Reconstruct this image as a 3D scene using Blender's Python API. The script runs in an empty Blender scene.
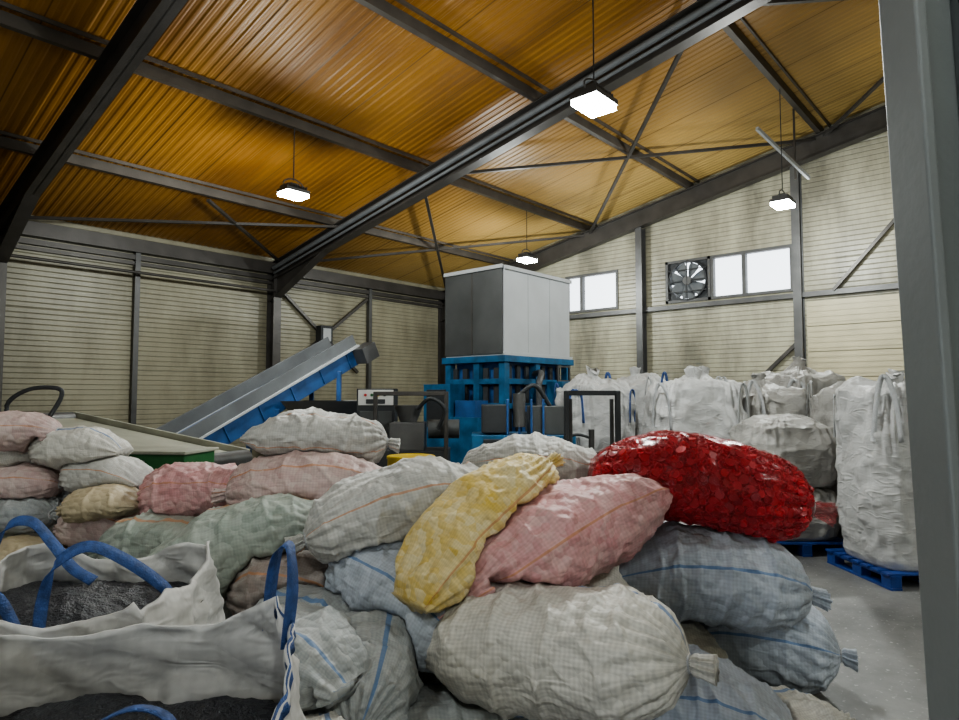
import bpy, math, random
from mathutils import Vector, Matrix, noise
from mathutils.bvhtree import BVHTree
random.seed(7)
CH = 1.7                       # camera height
RX = (0.665, -0.747)           # lateral direction in room coordinates
FX = (0.747, 0.665)            # view-plan forward direction in room coordinates
ROT = Matrix(((RX[0], FX[0], 0), (RX[1], FX[1], 0), (0, 0, 1)))
GX, EY = 14.0, 13.9            # gable wall x, eave wall y
XW, YS = -4.0, -4.0            # wall behind the camera / side wall
def roofz(y): return 7.67 - 0.192 * y

# ------------------------------------------------------------------ materials
def nt(name):
    m = bpy.data.materials.new(name); m.use_nodes = True
    n = m.node_tree; b = n.nodes['Principled BSDF']
    return m, n, b
def add(n, t, **kw):
    x = n.nodes.new(t)
    for k, v in kw.items(): setattr(x, k, v)
    return x
def math_n(n, op, a, b=None, c=None):
    x = add(n, 'ShaderNodeMath', operation=op)
    for i, v in enumerate((a, b, c)):
        if v is None: continue
        if isinstance(v, (int, float)): x.inputs[i].default_value = v
        else: n.links.new(v, x.inputs[i])
    return x.outputs[0]
def mixc(n, fac, a, b, mode='MIX'):
    x = add(n, 'ShaderNodeMix', data_type='RGBA', blend_type=mode)
    for idx, v in ((0, fac), (6, a), (7, b)):
        if isinstance(v, (int, float)): x.inputs[idx].default_value = v
        elif isinstance(v, tuple): x.inputs[idx].default_value = (*v[:3], 1)
        else: n.links.new(v, x.inputs[idx])
    return x.outputs[2]
def ramp(n, src, p0, p1):
    x = add(n, 'ShaderNodeMapRange'); x.inputs[1].default_value = p0; x.inputs[2].default_value = p1
    n.links.new(src, x.inputs[0]); return x.outputs[0]
def bump(n, b, h, strength=0.4, dist=0.01):
    x = add(n, 'ShaderNodeBump'); x.inputs['Strength'].default_value = strength
    x.inputs['Distance'].default_value = dist
    n.links.new(h, x.inputs['Height']); n.links.new(x.outputs[0], b.inputs['Normal'])
def simple(name, col, rough=0.5, metal=0.0, var=0.35, scale=3.0, bs=0.15, bscale=40):
    m, n, b = nt(name)
    tc = add(n, 'ShaderNodeTexCoord')
    no = add(n, 'ShaderNodeTexNoise'); no.inputs['Scale'].default_value = scale; no.inputs['Detail'].default_value = 6
    n.links.new(tc.outputs['Object'], no.inputs['Vector'])
    f = ramp(n, no.outputs[0], 0.3, 0.7)
    dark = tuple(c * (1 - var) for c in col)
    n.links.new(mixc(n, f, dark, tuple(col)), b.inputs['Base Color'])
    b.inputs['Roughness'].default_value = rough; b.inputs['Metallic'].default_value = metal
    n2 = add(n, 'ShaderNodeTexNoise'); n2.inputs['Scale'].default_value = bscale
    n.links.new(tc.outputs['Object'], n2.inputs['Vector'])
    bump(n, b, n2.outputs[0], bs, 0.01)
    return m
def emis(name, col, s):
    m, n, b = nt(name)
    b.inputs['Base Color'].default_value = (*col, 1)
    b.inputs['Emission Color'].default_value = (*col, 1); b.inputs['Emission Strength'].default_value = s
    return m
def panel_wall(name, col, dirt):
    m, n, b = nt(name)
    g = add(n, 'ShaderNodeNewGeometry'); s = add(n, 'ShaderNodeSeparateXYZ')
    n.links.new(g.outputs['Position'], s.inputs[0])
    z = s.outputs[2]
    fine = math_n(n, 'PINGPONG', z, 0.05)
    fine = ramp(n, fine, 0.0, 0.012)
    joint = math_n(n, 'PINGPONG', z, 0.55)
    joint = ramp(n, joint, 0.0, 0.02)
    h = math_n(n, 'MULTIPLY', fine, joint)
    mp = add(n, 'ShaderNodeMapping'); mp.inputs['Scale'].default_value = (0.7, 0.7, 0.25)
    n.links.new(g.outputs['Position'], mp.inputs[0])
    no = add(n, 'ShaderNodeTexNoise'); no.inputs['Scale'].default_value = 1.6; no.inputs['Detail'].default_value = 8
    no.inputs['Roughness'].default_value = 0.65
    n.links.new(mp.outputs[0], no.inputs['Vector'])
    f = ramp(n, no.outputs[0], 0.36, 0.62)
    c = mixc(n, f, dirt, col)
    c2 = mixc(n, math_n(n, 'ADD', math_n(n, 'MULTIPLY', h, 0.35), 0.65), (0.03, 0.03, 0.025), c)
    n.links.new(c2, b.inputs['Base Color'])
    b.inputs['Roughness'].default_value = 0.4
    bump(n, b, h, 0.6, 0.02)
    return m
M = {}
M['steel'] = simple('dark_steel', (0.085, 0.078, 0.072), 0.42, 0.3)
M['steel2'] = simple('grey_steel', (0.13, 0.13, 0.13), 0.45, 0.4)
M['purlin'] = simple('purlin_steel', (0.13, 0.115, 0.10), 0.42, 0.4)
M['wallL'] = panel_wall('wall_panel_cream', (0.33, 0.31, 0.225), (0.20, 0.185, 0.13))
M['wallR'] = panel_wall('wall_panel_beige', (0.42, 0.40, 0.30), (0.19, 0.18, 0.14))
M['door'] = simple('sectional_door_cream', (0.56, 0.51, 0.35), 0.45, 0, 0.2, 2)
M['blue'] = simple('machine_blue', (0.035, 0.12, 0.33), 0.4, 0, 0.5, 4)
M['blue2'] = simple('machine_light_blue', (0.03, 0.15, 0.31), 0.4, 0, 0.6, 4)
M['green'] = simple('machine_green', (0.03, 0.15, 0.05), 0.45, 0, 0.4, 4)
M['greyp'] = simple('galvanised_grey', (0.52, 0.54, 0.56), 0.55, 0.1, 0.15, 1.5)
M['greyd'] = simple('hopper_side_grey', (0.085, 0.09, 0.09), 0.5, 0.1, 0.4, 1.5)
M['darkp'] = simple('rubber_dark', (0.035, 0.038, 0.042), 0.6, 0, 0.3, 3)
M['belt'] = simple('conveyor_belt_beige', (0.40, 0.40, 0.33), 0.6, 0, 0.35, 2)
M['skirt'] = simple('skirt_grey', (0.15, 0.16, 0.17), 0.6, 0, 0.3, 3)
M['white'] = simple('cabinet_white', (0.62, 0.62, 0.60), 0.4, 0, 0.1, 3)
M['yellow'] = simple('paint_yellow', (0.6, 0.42, 0.03), 0.45, 0, 0.2, 3)
M['red'] = simple('paint_red', (0.5, 0.03, 0.03), 0.45, 0, 0.2, 3)
M['strap'] = simple('strap_blue', (0.04, 0.10, 0.30), 0.6, 0, 0.5, 30, 0.5, 150)
M['strapw'] = simple('strap_white', (0.45, 0.46, 0.47), 0.6, 0, 0.2, 30, 0.4, 150)
M['pallet'] = simple('pallet_blue', (0.02, 0.06, 0.26), 0.5, 0, 0.3, 10)
M['post'] = simple('post_grey_paint', (0.15, 0.165, 0.16), 0.5, 0, 0.18, 2)
M['post2'] = simple('post_light_edge', (0.20, 0.215, 0.215), 0.5, 0, 0.15, 2)
M['lamp'] = emis('lamp_lens', (0.93, 1.0, 0.97), 90)
M['glassframe'] = simple('window_frame', (0.10, 0.10, 0.10), 0.5)
M['gran'] = simple('dark_granulate', (0.035, 0.037, 0.045), 0.45, 0, 0.6, 60, 1.0, 110)

m, n, b = nt('window_glass')
tr = add(n, 'ShaderNodeBsdfTransparent'); gl = add(n, 'ShaderNodeBsdfGlossy'); mx = add(n, 'ShaderNodeMixShader')
mx.inputs[0].default_value = 0.08
n.links.new(tr.outputs[0], mx.inputs[1]); n.links.new(gl.outputs[0], mx.inputs[2])
n.links.new(mx.outputs[0], n.nodes['Material Output'].inputs[0]); M['glass'] = m

# ceiling sheet
m, n, b = nt('ceiling_ochre_sheet')
g = add(n, 'ShaderNodeNewGeometry')
mp = add(n, 'ShaderNodeMapping'); mp.inputs['Scale'].default_value = (1.0, 0.35, 0.35)
n.links.new(g.outputs['Position'], mp.inputs[0])
no = add(n, 'ShaderNodeTexNoise'); no.inputs['Scale'].default_value = 0.9; no.inputs['Detail'].default_value = 7
n.links.new(mp.outputs[0], no.inputs['Vector'])
sx = add(n, 'ShaderNodeSeparateXYZ'); n.links.new(g.outputs['Position'], sx.inputs[0])
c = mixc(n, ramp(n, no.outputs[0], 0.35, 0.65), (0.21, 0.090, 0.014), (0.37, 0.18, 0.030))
c = mixc(n, ramp(n, sx.outputs[0], 7.8, 14.0), c, (0.50, 0.35, 0.13))      # paler towards the gable: brighter light of that bay put into the colour
seam = ramp(n, math_n(n, 'PINGPONG', sx.outputs[0], 0.5), 0.0, 0.012)
c = mixc(n, seam, (0.10, 0.05, 0.01), c)
micro = ramp(n, math_n(n, 'PINGPONG', sx.outputs[0], 0.025), 0.0, 0.015)
n.links.new(c, b.inputs['Base Color']); b.inputs['Roughness'].default_value = 0.46
bump(n, b, micro, 0.35, 0.006); M['ceil'] = m

# floor
m, n, b = nt('floor_concrete')
g = add(n, 'ShaderNodeNewGeometry')
no = add(n, 'ShaderNodeTexNoise'); no.inputs['Scale'].default_value = 1.3; no.inputs['Detail'].default_value = 9; no.inputs['Roughness'].default_value = .65
n.links.new(g.outputs['Position'], no.inputs['Vector'])
n2 = add(n, 'ShaderNodeTexNoise'); n2.inputs['Scale'].default_value = 30; n2.inputs['Detail'].default_value = 5
n.links.new(g.outputs['Position'], n2.inputs['Vector'])
c = mixc(n, ramp(n, no.outputs[0], 0.35, 0.65), (0.11, 0.11, 0.11), (0.24, 0.24, 0.235))
c = mixc(n, ramp(n, n2.outputs[0], 0.62, 0.75), c, (0.42, 0.42, 0.41))
n.links.new(c, b.inputs['Base Color']); b.inputs['Roughness'].default_value = 0.5
bump(n, b, n2.outputs[0], 0.2, 0.005); M['floor'] = m

def cloth(name, base, content=None, cf=0.35, stripe=None, nst=2, plaid=0.07, rough=0.50, scale=26, sw=0.016, bd=.026, lump=.45):
    content = content or tuple(c * 0.8 for c in base)
    m, n, b = nt(name)
    uv = add(n, 'ShaderNodeUVMap'); s = add(n, 'ShaderNodeSeparateXYZ'); n.links.new(uv.outputs[0], s.inputs[0])
    tc = add(n, 'ShaderNodeTexCoord')
    U, V = s.outputs[0], s.outputs[1]
    su = math_n(n, 'SINE', math_n(n, 'MULTIPLY', U, 2 * math.pi * 90))
    sv = math_n(n, 'SINE', math_n(n, 'MULTIPLY', V, 2 * math.pi * 64))
    pl = math_n(n, 'MULTIPLY', math_n(n, 'ADD', su, sv), plaid * 0.5)
    vo = add(n, 'ShaderNodeTexVoronoi'); vo.inputs['Scale'].default_value = scale
    n.links.new(tc.outputs['Object'], vo.inputs['Vector'])
    sc = add(n, 'ShaderNodeSeparateColor'); n.links.new(vo.outputs['Color'], sc.inputs[0])
    no = add(n, 'ShaderNodeTexNoise'); no.inputs['Scale'].default_value = 4; no.inputs['Detail'].default_value = 6
    n.links.new(tc.outputs['Object'], no.inputs['Vector'])
    f = math_n(n, 'MULTIPLY', sc.outputs[0], cf * 0.9)
    f = math_n(n, 'ADD', f, math_n(n, 'MULTIPLY', ramp(n, no.outputs[0], .35, .65), cf))
    c = mixc(n, f, base, content)
    v = math_n(n, 'ADD', 1.0, pl)
    vc = add(n, 'ShaderNodeCombineColor')
    for i in range(3): n.links.new(v, vc.inputs[i])
    c = mixc(n, 1.0, c, vc.outputs[0], 'MULTIPLY')
    if stripe:
        fr = math_n(n, 'FRACT', math_n(n, 'MULTIPLY', math_n(n, 'ADD', U, 0.06), float(nst)))
        d = math_n(n, 'ABSOLUTE', math_n(n, 'SUBTRACT', fr, 0.5))
        mk = math_n(n, 'LESS_THAN', d, sw)
        c = mixc(n, math_n(n, 'MULTIPLY', mk, 0.7), c, stripe)
    # dusty grime in patches
    du = add(n, 'ShaderNodeTexNoise'); du.inputs['Scale'].default_value = 2.2; du.inputs['Detail'].default_value = 8; du.inputs['Roughness'].default_value = .7
    n.links.new(tc.outputs['Object'], du.inputs['Vector'])
    c = mixc(n, math_n(n, 'MULTIPLY', ramp(n, du.outputs[0], .48, .70), .45), c, (0.24, 0.23, 0.22))
    n.links.new(c, b.inputs['Base Color'])
    b.inputs['Roughness'].default_value = rough
    b.inputs['Specular IOR Level'].default_value = 0.4
    rg = add(n, 'ShaderNodeTexNoise', noise_type='RIDGED_MULTIFRACTAL'); rg.inputs['Scale'].default_value = 2.8
    rg.inputs['Detail'].default_value = 4; rg.inputs['Roughness'].default_value = .5; rg.inputs['Distortion'].default_value = 0.8
    n.links.new(tc.outputs['Object'], rg.inputs['Vector'])
    mp = add(n, 'ShaderNodeMapping'); mp.inputs['Scale'].default_value = (1, 1, 2.6); n.links.new(tc.outputs['Object'], mp.inputs[0])
    r2 = add(n, 'ShaderNodeTexNoise', noise_type='RIDGED_MULTIFRACTAL'); r2.inputs['Scale'].default_value = 5.5
    r2.inputs['Detail'].default_value = 3; r2.inputs['Distortion'].default_value = 1.6
    n.links.new(mp.outputs[0], r2.inputs['Vector'])
    hh = math_n(n, 'ADD', math_n(n, 'MULTIPLY', rg.outputs[0], 0.75), math_n(n, 'MULTIPLY', vo.outputs['Distance'], -lump))
    hh = math_n(n, 'ADD', hh, math_n(n, 'MULTIPLY', r2.outputs[0], 0.42))
    bump(n, b, hh, 0.72, bd)
    return m
BLS, ORS = (0.05, 0.16, 0.38), (0.50, 0.22, 0.09)
C = {}
C['white'] = cloth('woven_white', (0.62, 0.60, 0.55), (0.44, 0.43, 0.40), .30, BLS, 2, .13)
C['whiteo'] = cloth('woven_white_orange', (0.54, 0.53, 0.50), (0.35, 0.35, 0.34), .35, ORS, 4, .10)
C['blueish'] = cloth('woven_blueish', (0.50, 0.54, 0.61), (0.33, 0.37, 0.43), .45, BLS, 3, .09)
C['pink'] = cloth('woven_pink', (0.62, 0.42, 0.41), (0.52, 0.20, 0.21), .42, ORS, 4, .09)
C['pinkpale'] = cloth('woven_pink_pale', (0.58, 0.49, 0.46), (0.47, 0.28, 0.27), .4, ORS, 3, .08)
C['yellow'] = cloth('woven_yellow', (0.70, 0.63, 0.43), (0.60, 0.42, 0.08), .55, ORS, 3, .10)
C['green'] = cloth('woven_green', (0.43, 0.46, 0.42), (0.26, 0.31, 0.27), .5, ORS, 2, .07, scale=22)
C['grey'] = cloth('woven_grey', (0.42, 0.43, 0.43), (0.26, 0.29, 0.30), .5, BLS, 2, .09)
C['brown'] = cloth('woven_brown', (0.38, 0.35, 0.33), (0.26, 0.20, 0.18), .5, ORS, 3, .08)
C['tan'] = cloth('woven_tan', (0.54, 0.46, 0.32), (0.40, 0.32, 0.20), .4, None, 2, .06)
C['fibc'] = cloth('bulk_bag_white', (0.53, 0.53, 0.525), (0.38, 0.38, 0.38), .35, None, 2, .03, scale=8, bd=.04)
C['fibcd'] = cloth('bulk_bag_greyed', (0.41, 0.40, 0.38), (0.26, 0.255, 0.24), .4, None, 2, .03, scale=8, bd=.04)
C['fibcb'] = cloth('bulk_bag_open_white', (0.60, 0.59, 0.57), (0.42, 0.415, 0.41), .4, None, 2, .05, scale=7, bd=.03)

m, n, b = nt('red_caps_plastic')
at = add(n, 'ShaderNodeAttribute'); at.attribute_name = 'UVMap'
sc = add(n, 'ShaderNodeSeparateXYZ'); n.links.new(at.outputs['Vector'], sc.inputs[0])
n.links.new(mixc(n, sc.outputs[0], (0.26, 0.010, 0.018), (0.60, 0.035, 0.045)), b.inputs['Base Color'])
b.inputs['Roughness'].default_value = 0.4; M['cap'] = m
M['capcore'] = simple('red_core', (0.12, 0.005, 0.006), .6)
m, n, b = nt('clear_red_film')
tr = add(n, 'ShaderNodeBsdfTransparent'); gl = add(n, 'ShaderNodeBsdfPrincipled'); mx = add(n, 'ShaderNodeMixShader')
tr.inputs[0].default_value = (1.0, 0.88, 0.88, 1)
gl.inputs['Base Color'].default_value = (0.42, 0.07, 0.08, 1); gl.inputs['Roughness'].default_value = 0.22
rg = add(n, 'ShaderNodeTexNoise', noise_type='RIDGED_MULTIFRACTAL'); rg.inputs['Scale'].default_value = 4
rg.inputs['Distortion'].default_value = 1.0
tc = add(n, 'ShaderNodeTexCoord'); n.links.new(tc.outputs['Object'], rg.inputs['Vector'])
bp = add(n, 'ShaderNodeBump'); bp.inputs['Strength'].default_value = .6; bp.inputs['Distance'].default_value = .025
n.links.new(rg.outputs[0], bp.inputs['Height']); n.links.new(bp.outputs[0], gl.inputs['Normal'])
mx.inputs[0].default_value = 0.24
n.links.new(tr.outputs[0], mx.inputs[1]); n.links.new(gl.outputs[0], mx.inputs[2])
n.links.new(mx.outputs[0], n.nodes['Material Output'].inputs[0]); M['film'] = m

# ------------------------------------------------------------------ mesh builder
class B:
    def __init__(s): s.v = []; s.f = []; s.mi = []; s.mats = []; s.uv = {}; s.sm = []
    def mid(s, mat):
        if mat not in s.mats: s.mats.append(mat)
        return s.mats.index(mat)
    def poly(s, vs, fs, mat, smooth=False, uvc=None):
        o = len(s.v); s.v += [Vector(p) for p in vs]; k = s.mid(mat)
        for f in fs:
            if uvc is not None: s.uv[len(s.f)] = [uvc] * len(f)
            s.f.append([i + o for i in f]); s.mi.append(k); s.sm.append(smooth)
    def box(s, c, size, mat, rz=0, fr=None):
        hx, hy, hz = [q / 2 for q in size]; rm = Matrix.Rotation(rz, 3, 'Z') if fr is None else fr
        vs = [Vector(c) + rm @ Vector((x, y, z)) for z in (-hz, hz) for x, y in ((-hx, -hy), (hx, -hy), (hx, hy), (-hx, hy))]
        s.poly(vs, [(0, 3, 2, 1), (4, 5, 6, 7), (0, 1, 5, 4), (1, 2, 6, 5), (2, 3, 7, 6), (3, 0, 4, 7)], mat)
    def bb(s, lo, hi, mat):
        s.box([(a + b) / 2 for a, b in zip(lo, hi)], [b - a for a, b in zip(lo, hi)], mat)
    def frame(s, p0, p1, up=(0, 0, 1)):
        p0, p1 = Vector(p0), Vector(p1); x = (p1 - p0).normalized(); up = Vector(up)
        if abs(x.dot(up)) > .99: up = Vector((1, 0, 0))
        y = up.cross(x).normalized(); z = x.cross(y)
        return Matrix((x, y, z)).transposed(), (p0 + p1) / 2, (p1 - p0).length
    def beam(s, p0, p1, w, h, mat, up=(0, 0, 1)):
        fr, c, L = s.frame(p0, p1, up); s.box(c, (L, w, h), mat, fr=fr)
    def ibeam(s, p0, p1, w, h, mat, up=(0, 0, 1), t=0.02):
        fr, c, L = s.frame(p0, p1, up); z = fr @ Vector((0, 0, 1))
        s.box(c, (L, t, h), mat, fr=fr)
        s.box(c + z * (h / 2 - t / 2), (L, w, t), mat, fr=fr); s.box(c - z * (h / 2 - t / 2), (L, w, t), mat, fr=fr)
    def cyl(s, p0, p1, r, mat, n=16, r2=None):
        fr, c, L = s.frame(p0, p1); r2 = r if r2 is None else r2; vs = []
        for k, rr in ((-.5, r), (.5, r2)):
            for i in range(n):
                a = 2 * math.pi * i / n; vs.append(c + fr @ Vector((k * L, rr * math.cos(a), rr * math.sin(a))))
        fs = [(i, (i + 1) % n, n + (i + 1) % n, n + i) for i in range(n)]
        s.poly(vs, fs, mat, True); s.poly(vs, [tuple(range(n))[::-1], tuple(range(n, 2 * n))], mat)
    def tube(s, pts, r, mat, n=8):
        pts = smoothpts(pts)
        vs = []; N = len(pts); ref = Vector((0.13, 0.21, 0.97))
        for i, p in enumerate(pts):
            t = (pts[min(i + 1, N - 1)] - pts[max(i - 1, 0)]).normalized()
            a = t.cross(ref)
            if a.length < .05: a = t.cross(Vector((1, 0, 0)))
            a.normalize(); b_ = t.cross(a)
            for k in range(n):
                q = 2 * math.pi * k / n; vs.append(p + a * r * math.cos(q) + b_ * r * math.sin(q))
        fs = [(i * n + k, i * n + (k + 1) % n, (i + 1) * n + (k + 1) % n, (i + 1) * n + k) for i in range(N - 1) for k in range(n)]
        s.poly(vs, fs + [tuple(range(n)), tuple(range((N - 1) * n, N * n))], mat, True)
    def ribbon(s, pts, w, wd, mat, th=0.004):
        pts = smoothpts(pts); N = len(pts); wd = Vector(wd).normalized(); vs = []
        for i, p in enumerate(pts):
            t = (pts[min(i + 1, N - 1)] - pts[max(i - 1, 0)]).normalized()
            tw = wd + Vector((0.35 * math.sin(i * .3), 0.3 * math.cos(i * .23), 0.1 * math.sin(i * .5)))
            a = (tw - t * tw.dot(t)); a.normalize(); b_ = t.cross(a)
            for x, y in ((-1, -1), (1, -1), (1, 1), (-1, 1)): vs.append(p + a * x * w / 2 + b_ * y * th / 2)
        fs = [(i * 4 + k, i * 4 + (k + 1) % 4, (i + 1) * 4 + (k + 1) % 4, (i + 1) * 4 + k) for i in range(N - 1) for k in range(4)]
        s.poly(vs, fs + [(0, 1, 2, 3), tuple(range((N - 1) * 4, N * 4))], mat, True)
    def grid(s, rings, mat, closed=True, uvs=None, capA=False, capB=False):
        o = len(s.v); nr = len(rings); m_ = len(rings[0]); k = s.mid(mat)
        for r in rings: s.v += [Vector(p) for p in r]
        lim = m_ if closed else m_ - 1
        for i in range(nr - 1):
            for j in range(lim):
                j2 = (j + 1) % m_
                fi = len(s.f); s.f.append([o + i * m_ + j, o + i * m_ + j2, o + (i + 1) * m_ + j2, o + (i + 1) * m_ + j])
                s.mi.append(k); s.sm.append(True)
                a, b_, c_, d_ = j / m_, (j + 1) / m_, i / (nr - 1), (i + 1) / (nr - 1)
                s.uv[fi] = [(a, c_), (b_, c_), (b_, d_), (a, d_)]
        if capA: s.f.append([o + j for j in range(m_)][::-1]); s.mi.append(k); s.sm.append(True)
        if capB: s.f.append([o + (nr - 1) * m_ + j for j in range(m_)]); s.mi.append(k); s.sm.append(True)
    def make(s, name, plan=False, parent=None, bevel=0, origin=None):
        vs = [ROT @ v for v in s.v] if plan else s.v
        if parent is None:
            xs = [v.x for v in vs]; ys = [v.y for v in vs]; zs = [v.z for v in vs]
            o = Vector(((min(xs) + max(xs)) / 2, (min(ys) + max(ys)) / 2, min(zs))) if origin is None else Vector(origin)
        else: o = Vector((0, 0, 0))
        me = bpy.data.meshes.new(name)
        me.from_pydata([v - o for v in vs], [], s.f)
        for mt in s.mats: me.materials.append(mt)
        me.polygons.foreach_set('material_index', s.mi); me.polygons.foreach_set('use_smooth', s.sm)
        if s.uv:
            ul = me.uv_layers.new(name='UVMap')
            for p in me.polygons:
                q = s.uv.get(p.index)
                if q:
                    for li, c_ in zip(p.loop_indices, q): ul.data[li].uv = c_
        me.update()
        ob = bpy.data.objects.new(name, me); bpy.context.collection.objects.link(ob); ob.location = o
        if parent: ob.parent = parent
        if bevel:
            md = ob.modifiers.new('bevel', 'BEVEL'); md.width = bevel; md.segments = 2; md.limit_method = 'ANGLE'
        return ob
def smoothpts(pts, k=6):
    pts = [Vector(p) for p in pts]
    if len(pts) < 3: return pts
    out = []; P = [pts[0] * 2 - pts[1]] + pts + [pts[-1] * 2 - pts[-2]]
    for i in range(1, len(P) - 2):
        a, b_, c_, d_ = P[i - 1:i + 3]
        for j in range(k):
            t = j / k
            out.append(0.5 * ((2 * b_) + (c_ - a) * t + (2 * a - 5 * b_ + 4 * c_ - d_) * t * t + (3 * b_ - a - 3 * c_ + d_) * t ** 3))
    out.append(pts[-1]); return out
def nz(p, k, off=0.0): return noise.noise(Vector((p[0] * k + off, p[1] * k - off * 1.7, p[2] * k + off * .6)))
def clamp(x, a=0.0, b_=1.0): return max(a, min(b_, x))
def sst(x): x = clamp(x); return x * x * (3 - 2 * x)

# ------------------------------------------------------------------ room shell
b = B(); b.bb((XW - .2, YS - .2, -.15), (GX + .2, EY + .2, 0), M['floor']); b.make('floor')
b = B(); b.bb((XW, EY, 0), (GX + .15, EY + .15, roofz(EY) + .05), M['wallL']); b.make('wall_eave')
b = B(); per = 0.125; prof = []
x = XW - .2
while x < GX + .25:
    prof += [(x, 0), (x + .02, .010), (x + .06, .010), (x + .08, 0)]; x += per
y0, y1 = YS - .2, EY + .25
vs = []
for (px, pz) in prof: vs += [(px, y0, roofz(y0) + pz), (px, y1, roofz(y1) + pz)]
nn = len(prof)
vs += [(prof[0][0], y0, roofz(y0) + .15), (prof[0][0], y1, roofz(y1) + .15), (prof[-1][0], y0, roofz(y0) + .15), (prof[-1][0], y1, roofz(y1) + .15)]
fs = [(2 * i, 2 * i + 1, 2 * i + 3, 2 * i + 2) for i in range(nn - 1)] + [(2 * nn, 2 * nn + 2, 2 * nn + 3, 2 * nn + 1)]
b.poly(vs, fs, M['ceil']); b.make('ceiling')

WZ0, WZ1 = 3.82, 4.80
b = B(); W = M['wallR']
b.bb((GX, YS, 0), (GX + .15, EY, WZ0), W)
b.bb((GX, YS, WZ0), (GX + .15, 3.84, WZ1), W); b.bb((GX, 6.62, WZ0), (GX + .15, 7.87, WZ1), W); b.bb((GX, 9.42, WZ0), (GX + .15, EY, WZ1), W)
vs = []
for xx in (GX, GX + .15): vs += [(xx, YS, WZ1), (xx, EY, WZ1), (xx, EY, roofz(EY) + .05), (xx, YS, roofz(YS) + .05)]
b.poly(vs, [(0, 1, 2, 3), (7, 6, 5, 4), (0, 4, 5, 1), (1, 5, 6, 2), (2, 6, 7, 3), (3, 7, 4, 0)], W)
b.make('wall_gable')
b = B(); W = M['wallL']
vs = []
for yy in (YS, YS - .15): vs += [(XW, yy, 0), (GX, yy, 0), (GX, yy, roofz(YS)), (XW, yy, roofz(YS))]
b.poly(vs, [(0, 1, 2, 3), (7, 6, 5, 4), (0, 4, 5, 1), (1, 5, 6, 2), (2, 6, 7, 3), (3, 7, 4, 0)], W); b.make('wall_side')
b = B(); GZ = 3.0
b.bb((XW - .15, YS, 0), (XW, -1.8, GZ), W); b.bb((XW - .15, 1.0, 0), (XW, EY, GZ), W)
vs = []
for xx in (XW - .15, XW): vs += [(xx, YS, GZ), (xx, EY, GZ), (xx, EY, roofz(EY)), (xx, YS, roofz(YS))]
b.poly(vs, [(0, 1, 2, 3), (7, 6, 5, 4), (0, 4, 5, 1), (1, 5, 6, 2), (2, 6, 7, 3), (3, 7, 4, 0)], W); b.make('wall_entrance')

def window(name, ya, yb, panes):
    b = B(); F = M['glassframe']; t = .06
    b.bb((GX - .03, ya, WZ0), (GX + .10, yb, WZ0 + t), F); b.bb((GX - .03, ya, WZ1 - t), (GX + .10, yb, WZ1), F)
    for y in (ya, yb - t): b.bb((GX - .03, y, WZ0 + t), (GX + .10, y + t, WZ1 - t), F)
    for y in panes: b.bb((GX - .03, y - .04, WZ0 + t), (GX + .10, y + .04, WZ1 - t), F)
    b.bb((GX + .05, ya + t, WZ0 + t), (GX + .056, yb - t, WZ1 - t), M['glass'])
    b.make(name)
window('window_1', 7.87, 9.42, [8.93]); window('window_2', 3.84, 5.55, [4.83])
b = B(); cy, cz = 6.09, 4.31; F = M['darkp']
for z in (WZ0 + .03, WZ1 - .03): b.bb((GX - .03, 5.56, z - .03), (GX + .1, 6.62, z + .03), M['glassframe'])
for y in (5.59, 6.59): b.bb((GX - .03, y - .03, WZ0), (GX + .1, y + .03, WZ1), M['glassframe'])
for k in range(28):
    a0, a1 = 2 * math.pi * k / 28, 2 * math.pi * (k + 1) / 28
    b.beam((GX + .02, cy + .44 * math.cos(a0), cz + .44 * math.sin(a0)), (GX + .02, cy + .44 * math.cos(a1), cz + .44 * math.sin(a1)), .03, .14, F, (1, 0, 0))
b.cyl((GX - .06, cy, cz), (GX + .10, cy, cz), .10, M['steel2'], 20)
for k in range(7):
    a = 2 * math.pi * k / 7 + .2; ca, sa = math.cos(a), math.sin(a); ta = (-sa, ca)
    vs = []
    for r, w in ((.09, .05), (.2, .10), (.32, .14), (.41, .13)):
        for s_, dx in ((-1, .04), (1, -.05)):
            vs.append((GX + .02 + dx, cy + r * ca + s_ * w * ta[0], cz + r * sa + s_ * w * ta[1]))
    b.poly(vs, [(0, 1, 3, 2), (2, 3, 5, 4), (4, 5, 7, 6)], M['skirt'], True)
for k in (-.25, 0, .25): b.beam((GX - .05, cy - .46, cz + k), (GX - .05, cy + .46, cz + k), .015, .02, F)
b.beam((GX - .05, cy, cz - .46), (GX - .05, cy, cz + .46), .02, .02, F)
for (dy, dz) in ((-1, -1), (1, -1), (-1, 1), (1, 1)):
    vs = [(GX + .03, cy + dy * .5, cz + dz * .46)] + [(GX + .03, cy + dy * .46 * math.cos(q), cz + dz * .44 * math.sin(q)) for q in (0, .4, .8, 1.2, 1.57)]
    b.poly(vs, [tuple(range(6))], F)
b.make('exhaust_fan')

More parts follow.
